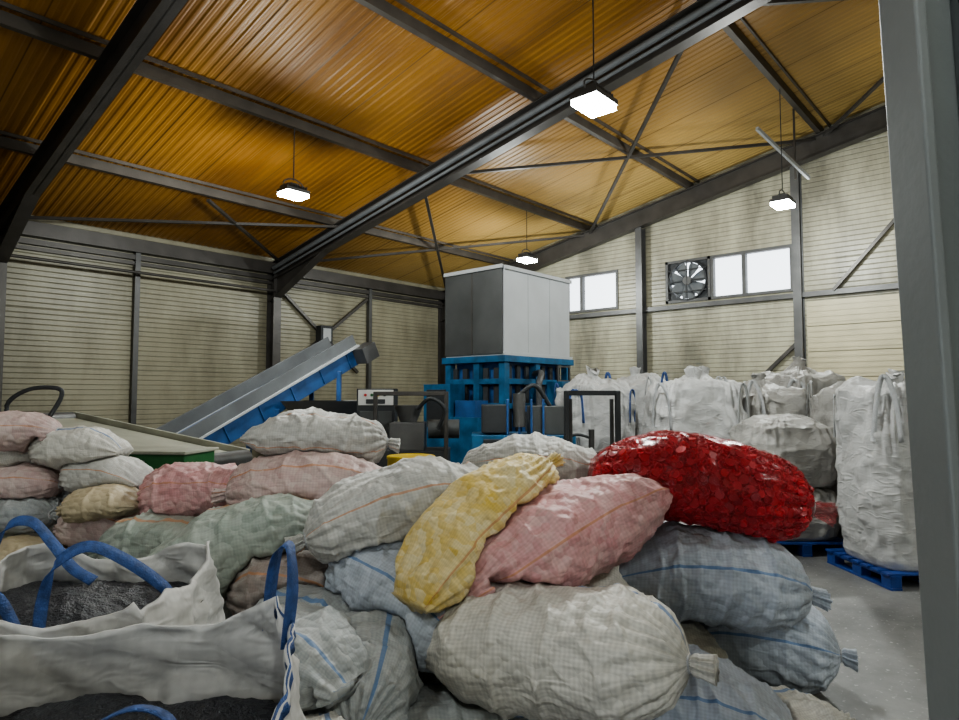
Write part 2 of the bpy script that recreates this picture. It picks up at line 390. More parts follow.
# steel frame
b = B(); S = M['steel']
for xr in (-2.7, 2.7, 8.07, 13.8):
    zo = .27
    b.ibeam((xr, YS, roofz(YS) - zo - .12), (xr, EY - .05, roofz(EY) - zo - .12), .2, .42, S)
    b.poly([(xr - .02, EY - .1, roofz(EY) - .5), (xr - .02, EY - 2.2, roofz(EY - 2.2) - .55), (xr - .02, EY - .1, roofz(EY) - 1.05),
            (xr + .02, EY - .1, roofz(EY) - .5), (xr + .02, EY - 2.2, roofz(EY - 2.2) - .55), (xr + .02, EY - .1, roofz(EY) - 1.05)],
           [(0, 1, 2), (5, 4, 3), (1, 4, 5, 2), (0, 3, 4, 1), (2, 5, 3, 0)], S)
    b.beam((xr, EY - .1, roofz(EY) - 1.07), (xr, EY - 2.25, roofz(EY - 2.2) - .58), .2, .02, S)
    b.ibeam((xr, EY - .16, 0), (xr, EY - .16, roofz(EY) - .35), .2, .3, S, (0, 1, 0))
b.cyl((7.90, YS, roofz(YS) - .40), (7.90, EY - .4, roofz(EY - .4) - .40), .05, M['skirt'], 10)
b.cyl((7.92, YS, roofz(YS) - .52), (7.92, EY - .4, roofz(EY - .4) - .52), .028, M['skirt'], 8)
PUR = [3.24, 5.94, 8.64, 11.35, 0.54, -2.16]
P = M['purlin']
for y in PUR: b.beam((XW, y, roofz(y) - .09), (GX - .02, y, roofz(y) - .09), .09, .15, P)
for y in PUR[:4]: b.beam((XW, y - .16, roofz(y - .16) - .03), (GX - .02, y - .16, roofz(y - .16) - .03), .03, .05, P)
def rz_(x, y, o=.24): return (x, y, roofz(y) - o)
for (a, c_) in [((8.07, 3.24), (13.9, 8.64)), ((8.07, 8.64), (13.9, 3.24)), ((8.07, 8.64), (13.9, 13.7)), ((8.07, 13.7), (13.9, 8.64)),
                ((5.3, 11.35), (8.07, 13.5)), ((2.7, 13.6), (8.07, 11.2)), ((8.07, -2.16), (13.9, 3.24)), ((8.07, 3.24), (13.9, -2.16))]:
    b.beam(rz_(*a), rz_(*c_), .06, .05, S)
for y in (-2.8, .2, 3.72, 7.2, 10.6): b.ibeam((GX - .12, y, 0), (GX - .12, y, roofz(y) - .6), .16, .22, M['steel2'], (1, 0, 0))
b.beam((GX - .06, YS, 3.72), (GX - .06, EY, 3.72), .08, .1, M['steel2'])
b.beam((GX - .1, 3.1, 3.75), (GX - .1, 2.0, 5.0), .06, .06, S); b.beam((GX - .1, 4.87, 1.7), (GX - .1, 3.78, 2.75), .07, .07, S)
b.beam((GX - .1, 2.0, 5.0), (GX - .1, .3, 6.5), .06, .06, S)
b.beam((XW, EY - .12, 4.72), (GX, EY - .12, 4.72), .2, .26, S)
b.beam((XW, EY - .06, 4.38), (GX, EY - .06, 4.38), .08, .07, S)
b.beam((XW, EY - .10, 4.5), (GX, EY - .10, 4.5), .03, .10, S)
for x in (5.02, 11.0, -1): b.beam((x, EY - .08, 0), (x, EY - .08, 4.7), .1, .1, M['steel2'], (0, 1, 0))
b.beam((8.2, EY - .1, 4.3), (10.6, EY - .1, 2.3), .07, .07, S); b.beam((10.9, EY - .1, 4.3), (8.4, EY - .1, 2.3), .07, .07, S)
b.cyl((XW, EY - .35, 4.15), (8, EY - .35, 4.15), .03, S, 8)
b.beam((10.9, 3.5, 6.15), (12.4, 3.1, 5.6), .045, .06, M['greyp']); b.beam((12.3, 3.3, 6.9), (12.3, 3.3, 5.6), .03, .03, S)
b.make('steel_roof_frame')
b = B(); b.bb((9.3, EY - .3, 3.0), (9.65, EY - .08, 3.45), M['darkp']); b.bb((9.36, EY - .32, 3.06), (9.59, EY - .3, 3.38), M['greyp']); b.bb((9.44, EY - .1, 2.4), (9.5, EY - .01, 3.0), M['steel2']); b.make('wall_switch_box')

b = B()
for k in range(7):
    z0 = .02 + k * .51
    b.bb((GX - .05, .35, z0), (GX - .002, 3.6, z0 + .495), M['door'])
    for q in range(4): b.bb((GX - .06, .38, z0 + .06 + q * .11), (GX - .05, 3.57, z0 + .10 + q * .11), M['door'])
b.make('door_1')

b = B()
def pz(l, z): return l + .082 + (1.7 - z) * 0.034
for (l0, l1, f0, f1, mt) in [(.86, .885, 1.30, 1.42, M['post2']), (.885, .96, 1.33, 1.42, M['post']), (.96, 1.3, 1.29, 1.42, M['post2'])]:
    vs = [(pz(l, z), f, z) for z in (0, 3.6) for l, f in ((l0, f0), (l1, f0), (l1, f1), (l0, f1))]
    b.poly(vs, [(0, 3, 2, 1), (4, 5, 6, 7), (0, 1, 5, 4), (1, 2, 6, 5), (2, 3, 7, 6), (3, 0, 4, 7)], mt)
b.make('trim_door_post', plan=True, bevel=.006)

# ------------------------------------------------------------------ lamps
def lamp(x, y, z, power):
    b = B(); top = roofz(y) - .17
    b.cyl((x, y, z + .22), (x, y, top), .008, M['darkp'], 6)
    b.tube([(x - .16, y, z + .08), (x - .16, y, z + .18), (x, y, z + .24), (x + .16, y, z + .18), (x + .16, y, z + .08)], .01, M['steel2'], 6)
    b.box((x, y, z + .04), (.40, .30, .05), M['steel2'])
    for k in range(9): b.box((x - .16 + k * .04, y, z + .095), (.008, .24, .06), M['steel2'])
    b.box((x, y, z + .14), (.14, .10, .05), M['darkp'])
    b.box((x, y, z - .012), (.38, .28, .055), M['lamp'])
    ob = b.make('pendant_lamp', bevel=0)
    ld = bpy.data.lights.new('lamp_light', 'POINT'); ld.energy = power; ld.color = (.96, 1.0, .97); ld.shadow_soft_size = .10
    lo = bpy.data.objects.new('lamp_light', ld); bpy.context.collection.objects.link(lo)
    lo.parent = ob; lo.location = Vector((x, y, z - .18)) - ob.location
for (x, y, z, pw) in [(5.37, 8.64, 4.8, 270), (5.33, 3.24, 4.55, 340), (11.3, 8.64, 4.72, 290), (11.3, 3.24, 4.9, 340)]: lamp(x, y, z, pw)
for (x, y, z, pw) in [(-.6, 3.24, 4.8, 70), (5.35, -2.16, 4.8, 150), (-.6, -2.16, 4.8, 110)]: lamp(x, y, z, pw)  # lamps out of view, added to brighten the foreground

# ------------------------------------------------------------------ machinery
b = B(); X0, Y0, X1, Y1 = 8.9, 7.32, 11.0, 8.8
b.bb((X0, Y0, 2.42), (X1, Y1, 4.04), M['greyp'])
b.bb((X0 - .03, Y0 + .03, 2.45), (X0 - .002, Y1, 4.06), M['greyd'])  # dark sheet: shade of the back-lit face put into its colour
for z in (2.44, 4.02): b.beam((X0 - .03, Y0 - .03, z), (X1 + .02, Y0 - .03, z), .05, .07, M['greyp'])
b.beam((X0 - .05, Y0, 4.04), (X0 - .05, Y1, 4.04), .05, .07, M['greyp'])
for k in range(1, 3): b.bb((X0 + k * .7, Y0 - .008, 2.5), (X0 + .015 + k * .7, Y0 + .001, 3.98), M['greyp'])
for y in (Y0 + .75,): b.bb((X0 - .04, y, 2.46), (X0 - .03, y + .03, 4.04), M['steel'])
b.bb((X0 - .06, Y0 - .06, 2.30), (X1 + .06, Y1 + .06, 2.42), M['blue2'])
for (x, y) in ((X0 + .06, Y0 + .06), (X1 - .06, Y0 + .06), (X0 + .06, Y1 - .06), (X1 - .06, Y1 - .06), (X0 + .06, 8.0), (9.9, Y0 + .06)):
    b.bb((x - .07, y - .07, 0), (x + .07, y + .07, 2.3), M['blue2'])
for z in (.7, 1.45, 1.9):
    b.bb((X0, Y0, z), (X0 + .08, Y1, z + .1), M['blue2']); b.bb((X0, Y0, z), (X1, Y0 + .08, z + .1), M['blue2'])
b.bb((X0 + .15, Y0 + .15, .1), (X1 - .15, Y1 - .15, 2.3), M['blue'])
for k in range(7): b.bb((X0 + .2 + k * .26, Y0 + .07, .8), (X0 + .3 + k * .26, Y0 + .12, 2.25), M['darkp'])
for k in range(5): b.bb((X0 + .07, Y0 + .2 + k * .26, .8), (X0 + .12, Y0 + .32 + k * .26, 2.2), M['darkp'])
b.bb((X0 - .5, Y0 + .2, 0), (X0 - .05, Y0 + .95, 1.3), M['blue2']); b.bb((X0 - .45, Y0 + .3, 1.3), (X0 - .1, Y0 + .8, 1.6), M['blue'])
b.bb((X0 - .5, Y1 - .6, 0), (X0 - .1, Y1 + .1, 1.9), M['blue2']); b.bb((X0 - .52, Y1 - .5, 1.1), (X0 - .5, Y1, 1.8), M['darkp'])
b.bb((X0 + .3, Y0 - .9, 0), (X0 + 1.3, Y0 - .15, 1.5), M['blue']); b.bb((X0 + .28, Y0 - .8, .9), (X0 + .3, Y0 - .25, 1.4), M['darkp'])
b.tube([(X0 + .5, Y0 - .4, 1.5), (X0 + .5, Y0 - .4, 1.9), (X0 + .7, Y0 - .3, 2.1), (X0 + .9, Y0, 2.1)], .06, M['steel2'])
b.bb((X0 + .8, Y0 - .7, 1.5), (X0 + 1.15, Y0 - .35, 1.95), M['blue2'])
for z in [q * .28 + .3 for q in range(8)]: b.beam((X1 - .6, Y0 - .12, z), (X1 - .2, Y0 - .12, z), .03, .03, M['steel2'])
for x in (X1 - .6, X1 - .2): b.beam((x, Y0 - .12, 0), (x, Y0 - .12, 2.28), .04, .04, M['steel2'], (0, 1, 0))
b.make('hopper_tower', bevel=.008)

b = B(); p0, p1 = Vector((-4.85, 9.6, .62)), Vector((-2.6, 12.5, 2.50))
fr, c_, L = b.frame(p0, p1); yv = fr @ Vector((0, 1, 0)); zv = fr @ Vector((0, 0, 1))
for s_ in (-1, 1):
    b.beam(p0 + yv * s_ * .38, p1 + yv * s_ * .38, .05, .34, M['blue'], zv)
    b.beam(p0 + yv * s_ * .44 + zv * .27, p1 + yv * s_ * .36 + zv * .27, .03, .24, M['skirt'], zv)
    b.beam(p0 + yv * s_ * .42 + zv * .16, p1 + yv * s_ * .42 + zv * .16, .08, .04, M['greyp'], zv)
    for k in range(6):
        q = p0.lerp(p1, (k + .5) / 6) + yv * s_ * .41; b.beam(q - zv * .15, q + zv * .15, .02, .04, M['blue'], yv)
b.beam(p0 + zv * .08, p1 + zv * .08, .7, .03, M['darkp'], zv); b.beam(p0 - zv * .12, p1 - zv * .12, .7, .03, M['darkp'], zv)
for q in (p0, p1): b.cyl(q - yv * .42, q + yv * .42, .14, M['steel2'], 20)
for k in range(14):
    q = p0.lerp(p1, (k + .5) / 14); b.beam(q - yv * .33 + zv * .12, q + yv * .33 + zv * .12, .02, .05, M['skirt'], zv)
for t in (.12, .5, .86):
    for s_ in (-1, 1):
        q = p0.lerp(p1, t) + yv * s_ * .4; b.beam((q.x, q.y, 0), (q.x, q.y, q.z - .1), .08, .08, M['blue'], (0, 1, 0))
    q = p0.lerp(p1, t); zz = q.z * .5; b.beam(Vector((q.x, q.y, zz)) - yv * .4, Vector((q.x, q.y, zz)) + yv * .4, .05, .05, M['blue'])
b.box(p1 - yv * .55, (.35, .3, .3), M['steel2'], fr=fr)
b.make('inclined_belt_conveyor', plan=True, bevel=.006)

b = B(); p0, p1 = Vector((-6.0, 8.7, 1.36)), Vector((-3.1, 7.6, .92))
fr, c_, L = b.frame(p0, p1); yv = fr @ Vector((0, 1, 0)); zv = fr @ Vector((0, 0, 1))
b.beam(p0, p1, 1.0, .05, M['belt'], zv)
for s_ in (-1, 1):
    b.beam(p0 + yv * s_ * .54 + zv * .03, p1 + yv * s_ * .54 + zv * .03, .05, .14, M['belt'], zv)
    b.beam(p0 + yv * s_ * .52 - zv * .1, p1 + yv * s_ * .52 - zv * .1, .05, .13, M['green'], zv)
for q in (p0, p1): b.cyl(q - yv * .5, q + yv * .5, .1, M['steel2'], 18)
for t in (.1, .5, .9):
    for s_ in (-1, 1):
        q = p0.lerp(p1, t) + yv * s_ * .48; b.beam((q.x, q.y, 0), (q.x, q.y, q.z - .1), .09, .09, M['green'], (0, 1, 0))
    q = p0.lerp(p1, t); b.beam(Vector((q.x, q.y, .3)) - yv * .48, Vector((q.x, q.y, .3)) + yv * .48, .05, .05, M['green'])
b.beam((-5.8, 8.1, .35), (-3.2, 7.25, .35), .06, .06, M['green'])
b.make('green_sorting_conveyor', plan=True, bevel=.006)
b = B(); c0 = (-3.15, 6.2)
def gb(dx, dy, z, size, mt): b.box((c0[0] + dx, c0[1] + dy, z), size, mt, -.15)
gb(0, 0, .96, (1.0, .5, .40), M['green']); gb(-.1, -.26, .97, (.36, .02, .26), M['skirt']); gb(.29, -.26, .97, (.30, .02, .26), M['darkp'])
gb(-.38, -.26, 1.0, (.14, .02, .12), M['white']); gb(0, 0, 1.17, (1.06, .56, .03), M['belt'])
for dx in (-.44, .44):
    for dy in (-.18, .18): gb(dx, dy, .38, (.08, .08, .76), M['green'])
b.cyl((c0[0] - .4, c0[1] - .27, .55), (c0[0] - .1, c0[1] - .27, .55), .13, M['darkp'], 18); gb(.2, 0, .1, (.8, .45, .2), M['darkp'])
b.make('green_feeder_machine', plan=True, bevel=.008)

b = B()
b.box((-2.45, 11.3, .5), (1.7, 1.1, 1.0), M['darkp']); b.box((-2.5, 11.2, 1.15), (1.3, .9, .3), M['steel2'])
b.poly([(-3.1, 10.8, 1.3), (-1.9, 10.8, 1.3), (-1.9, 11.8, 1.3), (-3.1, 11.8, 1.3), (-3.3, 10.6, 1.6), (-1.7, 10.6, 1.6), (-1.7, 12.0, 1.6), (-3.3, 12.0, 1.6)],
       [(0, 1, 5, 4), (1, 2, 6, 5), (2, 3, 7, 6), (3, 0, 4, 7)], M['steel2'])
b.cyl((-3.35, 10.9, .75), (-3.2, 10.9, .75), .42, M['yellow'], 28); b.cyl((-3.42, 10.9, .75), (-3.33, 10.9, .75), .36, M['darkp'], 28)
b.cyl((-2.6, 10.5, .5), (-2.0, 10.5, .5), .2, M['blue'], 20)
for k in range(5): b.box((-2.9 + k * .25, 10.73, .95), (.06, .03, .6), M['yellow'] if k % 2 else M['greyp'])
b.make('shredder_machine', plan=True, bevel=.01)
b = B()
b.box((-1.62, 10.2, .9), (.60, .35, 1.8), M['darkp']); b.box((-1.62, 10.015, 1.66), (.55, .012, .24), M['white']); b.box((-1.62, 10.015, 1.0), (.5, .012, .9), M['greyd'])
for k in range(4): b.cyl((-1.78 + k * .1, 9.99, 1.70), (-1.78 + k * .1, 10.02, 1.70), .022, (M['red'], M['green'], M['yellow'], M['darkp'])[k], 12)
b.box((-1.62, 10.0, 1.60), (.3, .015, .07), M['darkp']); b.box((-1.62, 10.2, .02), (.66, .4, .04), M['steel'])
b.make('control_cabinet', plan=True, bevel=.01)
b = B()
b.box((-1.0, 9.6, .45), (1.1, .7, .9), M['darkp']); b.box((-1.05, 9.5, 1.1), (.5, .5, .4), M['steel2']); b.cyl((-.75, 9.5, 1.2), (-.3, 9.5, 1.2), .14, M['greyd'], 18)
b.cyl((-1.05, 9.5, 1.3), (-1.05, 9.5, 1.55), .12, M['steel2'], 16, .22)
for l in (-1.5, -.48): b.beam((l, 9.25, 0), (l, 9.25, 1.75), .06, .06, M['steel'], (0, 1, 0))
b.beam((-1.5, 9.25, 1.72), (-.48, 9.25, 1.72), .06, .06, M['steel']); b.tube([(-.6, 9.3, 1.2), (-.5, 9.2, 1.5), (-.7, 9.2, 1.65), (-.9, 9.3, 1.5)], .03, M['darkp'])
b.make('extruder_machine', plan=True, bevel=.01)
b = B()
b.cyl((-.85, 8.0, 0), (-.85, 8.0, .95), .29, M['yellow'], 28)
for z in (.02, .3, .6, .93): b.cyl((-.85, 8.0, z - .015), (-.85, 8.0, z + .015), .30, M['yellow'], 28)
b.make('steel_drum', plan=True)

b = B(); S2 = M['darkp']
for l in (.88, 1.40):
    b.beam((l, 6.5, .05), (l, 6.5, 1.74), .045, .08, S2, (0, 1, 0)); b.beam((l + (.05 if l < 1 else -.05), 6.56, .05), (l + (.05 if l < 1 else -.05), 6.56, 1.66), .03, .06, M['steel2'], (0, 1, 0))
for z in (1.72, 1.1, .35): b.box((1.14, 6.5, z), (.56, .06, .05), S2)
b.box((1.14, 6.85, .5), (.72, .5, .75), M['yellow']); b.box((1.14, 6.85, .95), (.66, .42, .18), S2)
b.cyl((1.14, 6.55, .3), (1.14, 6.55, 1.35), .03, M['steel2'], 12)
for l in (.92, 1.36):
    b.box((l, 6.0, .09), (.15, 1.0, .06), M['steel2']); b.cyl((l - .05, 5.6, .05), (l + .05, 5.6, .05), .045, S2, 14); b.cyl((l - .05, 6.9, .08), (l + .05, 6.9, .08), .08, S2, 16)
b.tube([(1.14, 7.1, .9), (1.14, 7.35, 1.1), (1.14, 7.45, 1.2)], .02, S2); b.tube([(.98, 7.45, 1.2), (1.14, 7.48, 1.24), (1.3, 7.45, 1.2)], .018, S2)
b.make('pallet_stacker', plan=True, bevel=.004)
b = B()
b.box((.55, 8.4, .6), (1.3, .8, 1.2), M['blue2']); b.box((.55, 7.99, .9), (1.0, .04, .5), M['darkp']); b.box((.2, 8.3, 1.4), (.35, .5, .35), M['darkp'])
b.box((.85, 8.3, 1.38), (.45, .4, .36), M['greyd']); b.cyl((.5, 8.1, 1.3), (.5, 8.1, 1.72), .08, M['steel2'], 14); b.tube([(.5, 8.1, 1.7), (.7, 8.1, 1.82), (.9, 8.2, 1.56)], .03, M['darkp'])
for q in range(4): b.beam((.35 + q * .15, 8.05, 1.2), (.35 + q * .15, 8.05, 1.65), .03, .03, M['blue'], (0, 1, 0))
b.make('blue_washing_machine_unit', plan=True, bevel=.01)

# ------------------------------------------------------------------ bulk bags (FIBC)
def interp(tab, t):
    for i in range(len(tab) - 1):
        if t <= tab[i + 1][0]:
            a, c_ = tab[i], tab[i + 1]; q = (t - a[0]) / (c_[0] - a[0]); q = q * q * (3 - 2 * q) * .4 + q * .6
            return tuple(a[k] + (c_[k] - a[k]) * q for k in range(1, len(a)))
    return tab[-1][1:]
PROF = [(0, 0, 0), (.10, .94, .0), (.14, 1.0, .04), (.3, 1.05, .25), (.5, 1.05, .55), (.66, 1.02, .84), (.74, .97, .95), (.84, .66, 1.0), (.92, .25, 1.02), (.95, .12, 1.04), (1.0, .17, 1.09)]
PROFL = [(0, 0, 0), (.10, .94, .0), (.14, 1.02, .06), (.3, 1.12, .35), (.5, 1.1, .65), (.66, .98, .88), (.8, .6, .98), (.92, .2, 1.02), (1.0, .01, 1.03)]
def fibc(l, f, z0, w, d, h, seed, mat, rz=0.0, prof=PROF, loops=True, strap=None, amp=1.0):
    b = B(); n, mm = 90, 128; rings = []; rm = Matrix.Rotation(rz, 3, 'Z'); c = Vector((l, f, z0))
    for i in range(n + 1):
        rf, zf = interp(prof, i / n); ring = []
        for j in range(mm):
            a = 2 * math.pi * j / mm; ca, sa = math.cos(a), math.sin(a)
            e = .5 if rf > .5 else .5 + (.5 - rf)
            x = math.copysign(abs(ca) ** e, ca) * w / 2 * rf; y = math.copysign(abs(sa) ** e, sa) * d / 2 * rf; z = zf * h
            p = Vector((x, y, z)); q = p + Vector((seed * 3.1, seed * 1.7, seed))
            dn = Vector((ca, sa, 0)); side = sst(zf * 6) if zf < .9 else 1
            tot = .045 * nz(q, 2.2) + .030 * (1 - abs(nz((q.x, q.y, q.z * .3), 6, 2))) ** 4 + .026 * (1 - abs(nz((q.x + q.z * .5, q.y, q.z), 4, 7))) ** 5 - .015 + .008 * nz(q, 13)
            plt = .016 * math.sin(a * 26 + 4 * nz(q, 2)) * sst((zf - .45) * 2)
            p += dn * (tot * side * amp + plt) * min(1, rf * 2)
            if zf > .8: p.z += (.11 * nz(q, 3.1, 5) * sst((zf - .8) * 6) * amp + .06 * (1 - abs(nz(q, 6, 3))) ** 3 * sst((zf - .8) * 6)) * (1 if h > 1 else .5)
            p.z = max(p.z, 0)
            ring.append(c + rm @ p)
        rings.append(ring)
    b.grid(rings, mat, capA=False, capB=True)
    if loops:
        st = strap or M['strapw']
        for sx_, sy_ in ((1, 1), (1, -1), (-1, 1), (-1, -1)):
            k = .05 * ((seed * 7 + sx_ * 3 + sy_) % 3)
            pts = [(sx_ * w * .53, sy_ * d * .34, h * .70), (sx_ * w * .51, sy_ * d * .38, h * .90), (sx_ * w * .47, sy_ * d * .42, h * (1.05 - k)), (sx_ * w * .42, sy_ * d * .46, h * (1.04 - k)), (sx_ * w * .38, sy_ * d * .52, h * .9), (sx_ * w * .36, sy_ * d * .55, h * .70)]
            b.ribbon([c + rm @ Vector(p) for p in pts], .045, rm @ Vector((sx_, -sy_, 0)), st)
    return b.make('bulk_bag', plan=True)
def pallet(l, f, rz=0.0, w=1.1, d=.95):
    b = B(); rm = Matrix.Rotation(rz, 3, 'Z'); Pm = M['pallet']; c = Vector((l, f, 0))
    for k in range(7): b.box(c + rm @ Vector((0, -d / 2 + .06 + k * (d - .12) / 6, .135)), (w, .1, .022), Pm, rz)
    for x in (-w / 2 + .07, 0, w / 2 - .07):
        b.box(c + rm @ Vector((x, 0, .113)), (.1, d, .022), Pm, rz); b.box(c + rm @ Vector((x, 0, .011)), (.1, d, .022), Pm, rz)
        for y in (-d / 2 + .07, 0, d / 2 - .07): b.box(c + rm @ Vector((x, y, .062)), (.1, .13, .08), Pm, rz)
    b.make('plastic_pallet', plan=True, bevel=.004)
pallet(4.02, 6.15, .05, .98, .95); fibc(3.98, 6.13, .148, .82, .84, 1.62, 1, C['fibc'], .05)
pallet(5.05, 6.2, .0); fibc(5.05, 6.2, .148, .9, .85, 1.55, 15, C['fibc'], .0)
pallet(3.45, 7.3, .0, .98, .95); fibc(3.45, 7.3, .148, .84, .84, .56, 2, C['fibcd'], .0, PROFL, False)
fibc(3.44, 7.3, .71, .88, .84, .72, 3, C['fibcd'], .1, PROFL, False, amp=1.2)
fibc(3.75, 8.6, 0, 1.02, .98, 1.76, 4, C['fibcd'], .3, amp=1.3)
fibc(4.62, 7.75, 0, .95, .9, 1.72, 14, C['fibcd'], .1, amp=1.2)
fibc(2.72, 8.15, 0, 1.08, .98, 1.82, 5, C['fibc'], -.1, amp=1.3)
fibc(1.72, 9.7, 0, .98, .95, 1.86, 6, C['fibc'], .2, strap=M['strap'], amp=1.2)
fibc(2.50, 10.3, 0, .95, .95, 1.92, 7, C['fibc'], -.2, strap=M['strap'], amp=1.2)
fibc(3.50, 10.0, 0, 1.0, .95, 1.88, 8, C['fibc'], .1, amp=1.2)
fibc(4.7, 9.4, 0, 1.05, .95, 2.0, 9, C['fibcd'], .3, amp=1.3)
fibc(5.6, 8.6, 0, .95, .95, 1.8, 10, C['fibc'], .3)

# open bulk bags -------------------------------------------------------------
def open_bag(corners, rimz, zin, seed, mat, straps, edge=(1, 3)):
    b = B(); mm = 220; n = 60
    def edgept(j):
        t = 4 * j / mm; k = int(t) % 4; u = t - int(t)
        a, c_ = Vector(corners[k]), Vector(corners[(k + 1) % 4])
        p = a.lerp(c_, u); za = rimz[k] + (rimz[(k + 1) % 4] - rimz[k]) * u
        cen = sum((Vector(q) for q in corners), Vector((0, 0))) / 4
        dd = min(u, 1 - u); p = cen + (p - cen) * (.93 + .07 * sst(dd * 6) if dd < .16 else 1)
        za += -.05 * math.sin(math.pi * u) + .02 * math.sin(9 * u + k + seed)
        return p, za, cen
    def pt(j, v, inset=0.0):
        p, za, cen = edgept(j); z = v * za
        q = Vector((p.x + seed, p.y, z)); rad = (p - cen).normalized()
        bulge = .05 * math.sin(math.pi * clamp(v)); top = sst((v - .6) / .4)
        dsp = .045 * nz(q, 2.6) + .030 * (1 - abs(nz(q, 4, 3))) ** 4 + .022 * (1 - abs(nz((q.x + q.z, q.y, q.z * 1.3), 6, 8))) ** 5 + .004 * nz(q, 18) + top * (.06 * nz(q, 3, 9))
        o = rad * (bulge + dsp - inset)
        return Vector((p.x + o.x, p.y + o.y, z + top * (.035 * nz(q, 5, 4) + .006 * nz(q, 20, 2))))
    outer = [[pt(j, i / n) for j in range(mm)] for i in range(n + 1)]
    inner = [[pt(j, i / n, .012) for j in range(mm)] for i in range(n, n // 3, -1)]
    b.grid(outer + inner, mat)
    for e in edge:
        js = list(range(e * mm // 4, (e + 1) * mm // 4 + 1)); vs = []
        rim = [pt(j % mm, 1.0, .006) for j in js]
        for p in rim: vs += [p + Vector((0, 0, .010)), p + Vector((.012, -.012, -.028)), p + Vector((-.012, .012, -.028))]
        b.poly(vs, [(3 * i + k, 3 * i + (k + 1) % 3, 3 * i + 3 + (k + 1) % 3, 3 * i + 3 + k) for i in range(len(js) - 1) for k in range(3)], M['strap'], True)
    cen = edgept(0)[2]; rg = []
    for i in range(26):
        s = 1 - i / 25 * .98; ring = []
        for j in range(mm):
            q = pt(j, zin / 1.0, .02); x = cen.x + (q.x - cen.x) * s; y = cen.y + (q.y - cen.y) * s
            ring.append((x, y, zin + .05 * nz((x + seed, y, 0), 4) + .012 * nz((x, y, 0), 30) + .06 * (1 - s)))
        rg.append(ring)
    b.grid(rg, M['gran'], capB=True)
    for pts, w, wd in straps: b.ribbon(pts, w, wd, M['strap'])
    return b.make('open_bulk_bag', plan=True)
open_bag([(-1.12, 1.12), (-.46, 1.15), (-.58, 1.98), (-1.42, 1.92)], [1.0, .98, 1.10, 1.0], .78, 1.0, C['fibcb'],
    [([(-.66, 2.02, .92), (-.65, 2.03, 1.1), (-.62, 2.0, 1.22), (-.57, 1.95, 1.24), (-.545, 1.9, 1.14), (-.55, 1.86, .98)], .045, (.3, 1, 0)),
     ([(-1.0, 1.62, .86), (-.88, 1.66, .91), (-.76, 1.62, .90), (-.7, 1.5, .85)], .035, (0, 1, 0))])
open_bag([(-2.0, 2.25), (-1.15, 2.2), (-1.2, 2.95), (-2.1, 3.0)], [.97, .99, 1.02, 1.0], .84, 4.0, C['fibcb'],
    [([(-1.54, 2.28, .84), (-1.54, 2.3, .98), (-1.50, 2.3, 1.10), (-1.40, 2.32, 1.16), (-1.28, 2.34, 1.11), (-1.17, 2.4, 1.0), (-1.12, 2.45, .90)], .045, (.1, .6, .5)),
     ([(-2.12, 2.8, .8), (-2.10, 2.8, 1.02), (-2.03, 2.8, 1.14), (-1.93, 2.8, 1.15), (-1.84, 2.8, 1.06), (-1.72, 2.75, .97), (-1.6, 2.7, .93)], .045, (.1, .6, .5)),
     ([(-1.62, 2.3, .86), (-1.7, 2.28, 1.0), (-1.82, 2.26, .98), (-1.9, 2.25, .85)], .04, (0, .6, .6))], ())
open_bag([(-2.45, 1.5), (-1.62, 1.5), (-1.66, 2.12), (-2.5, 2.15)], [.9, .98, 1.02, .95], .70, 8.0, C['fibcb'], [], ())
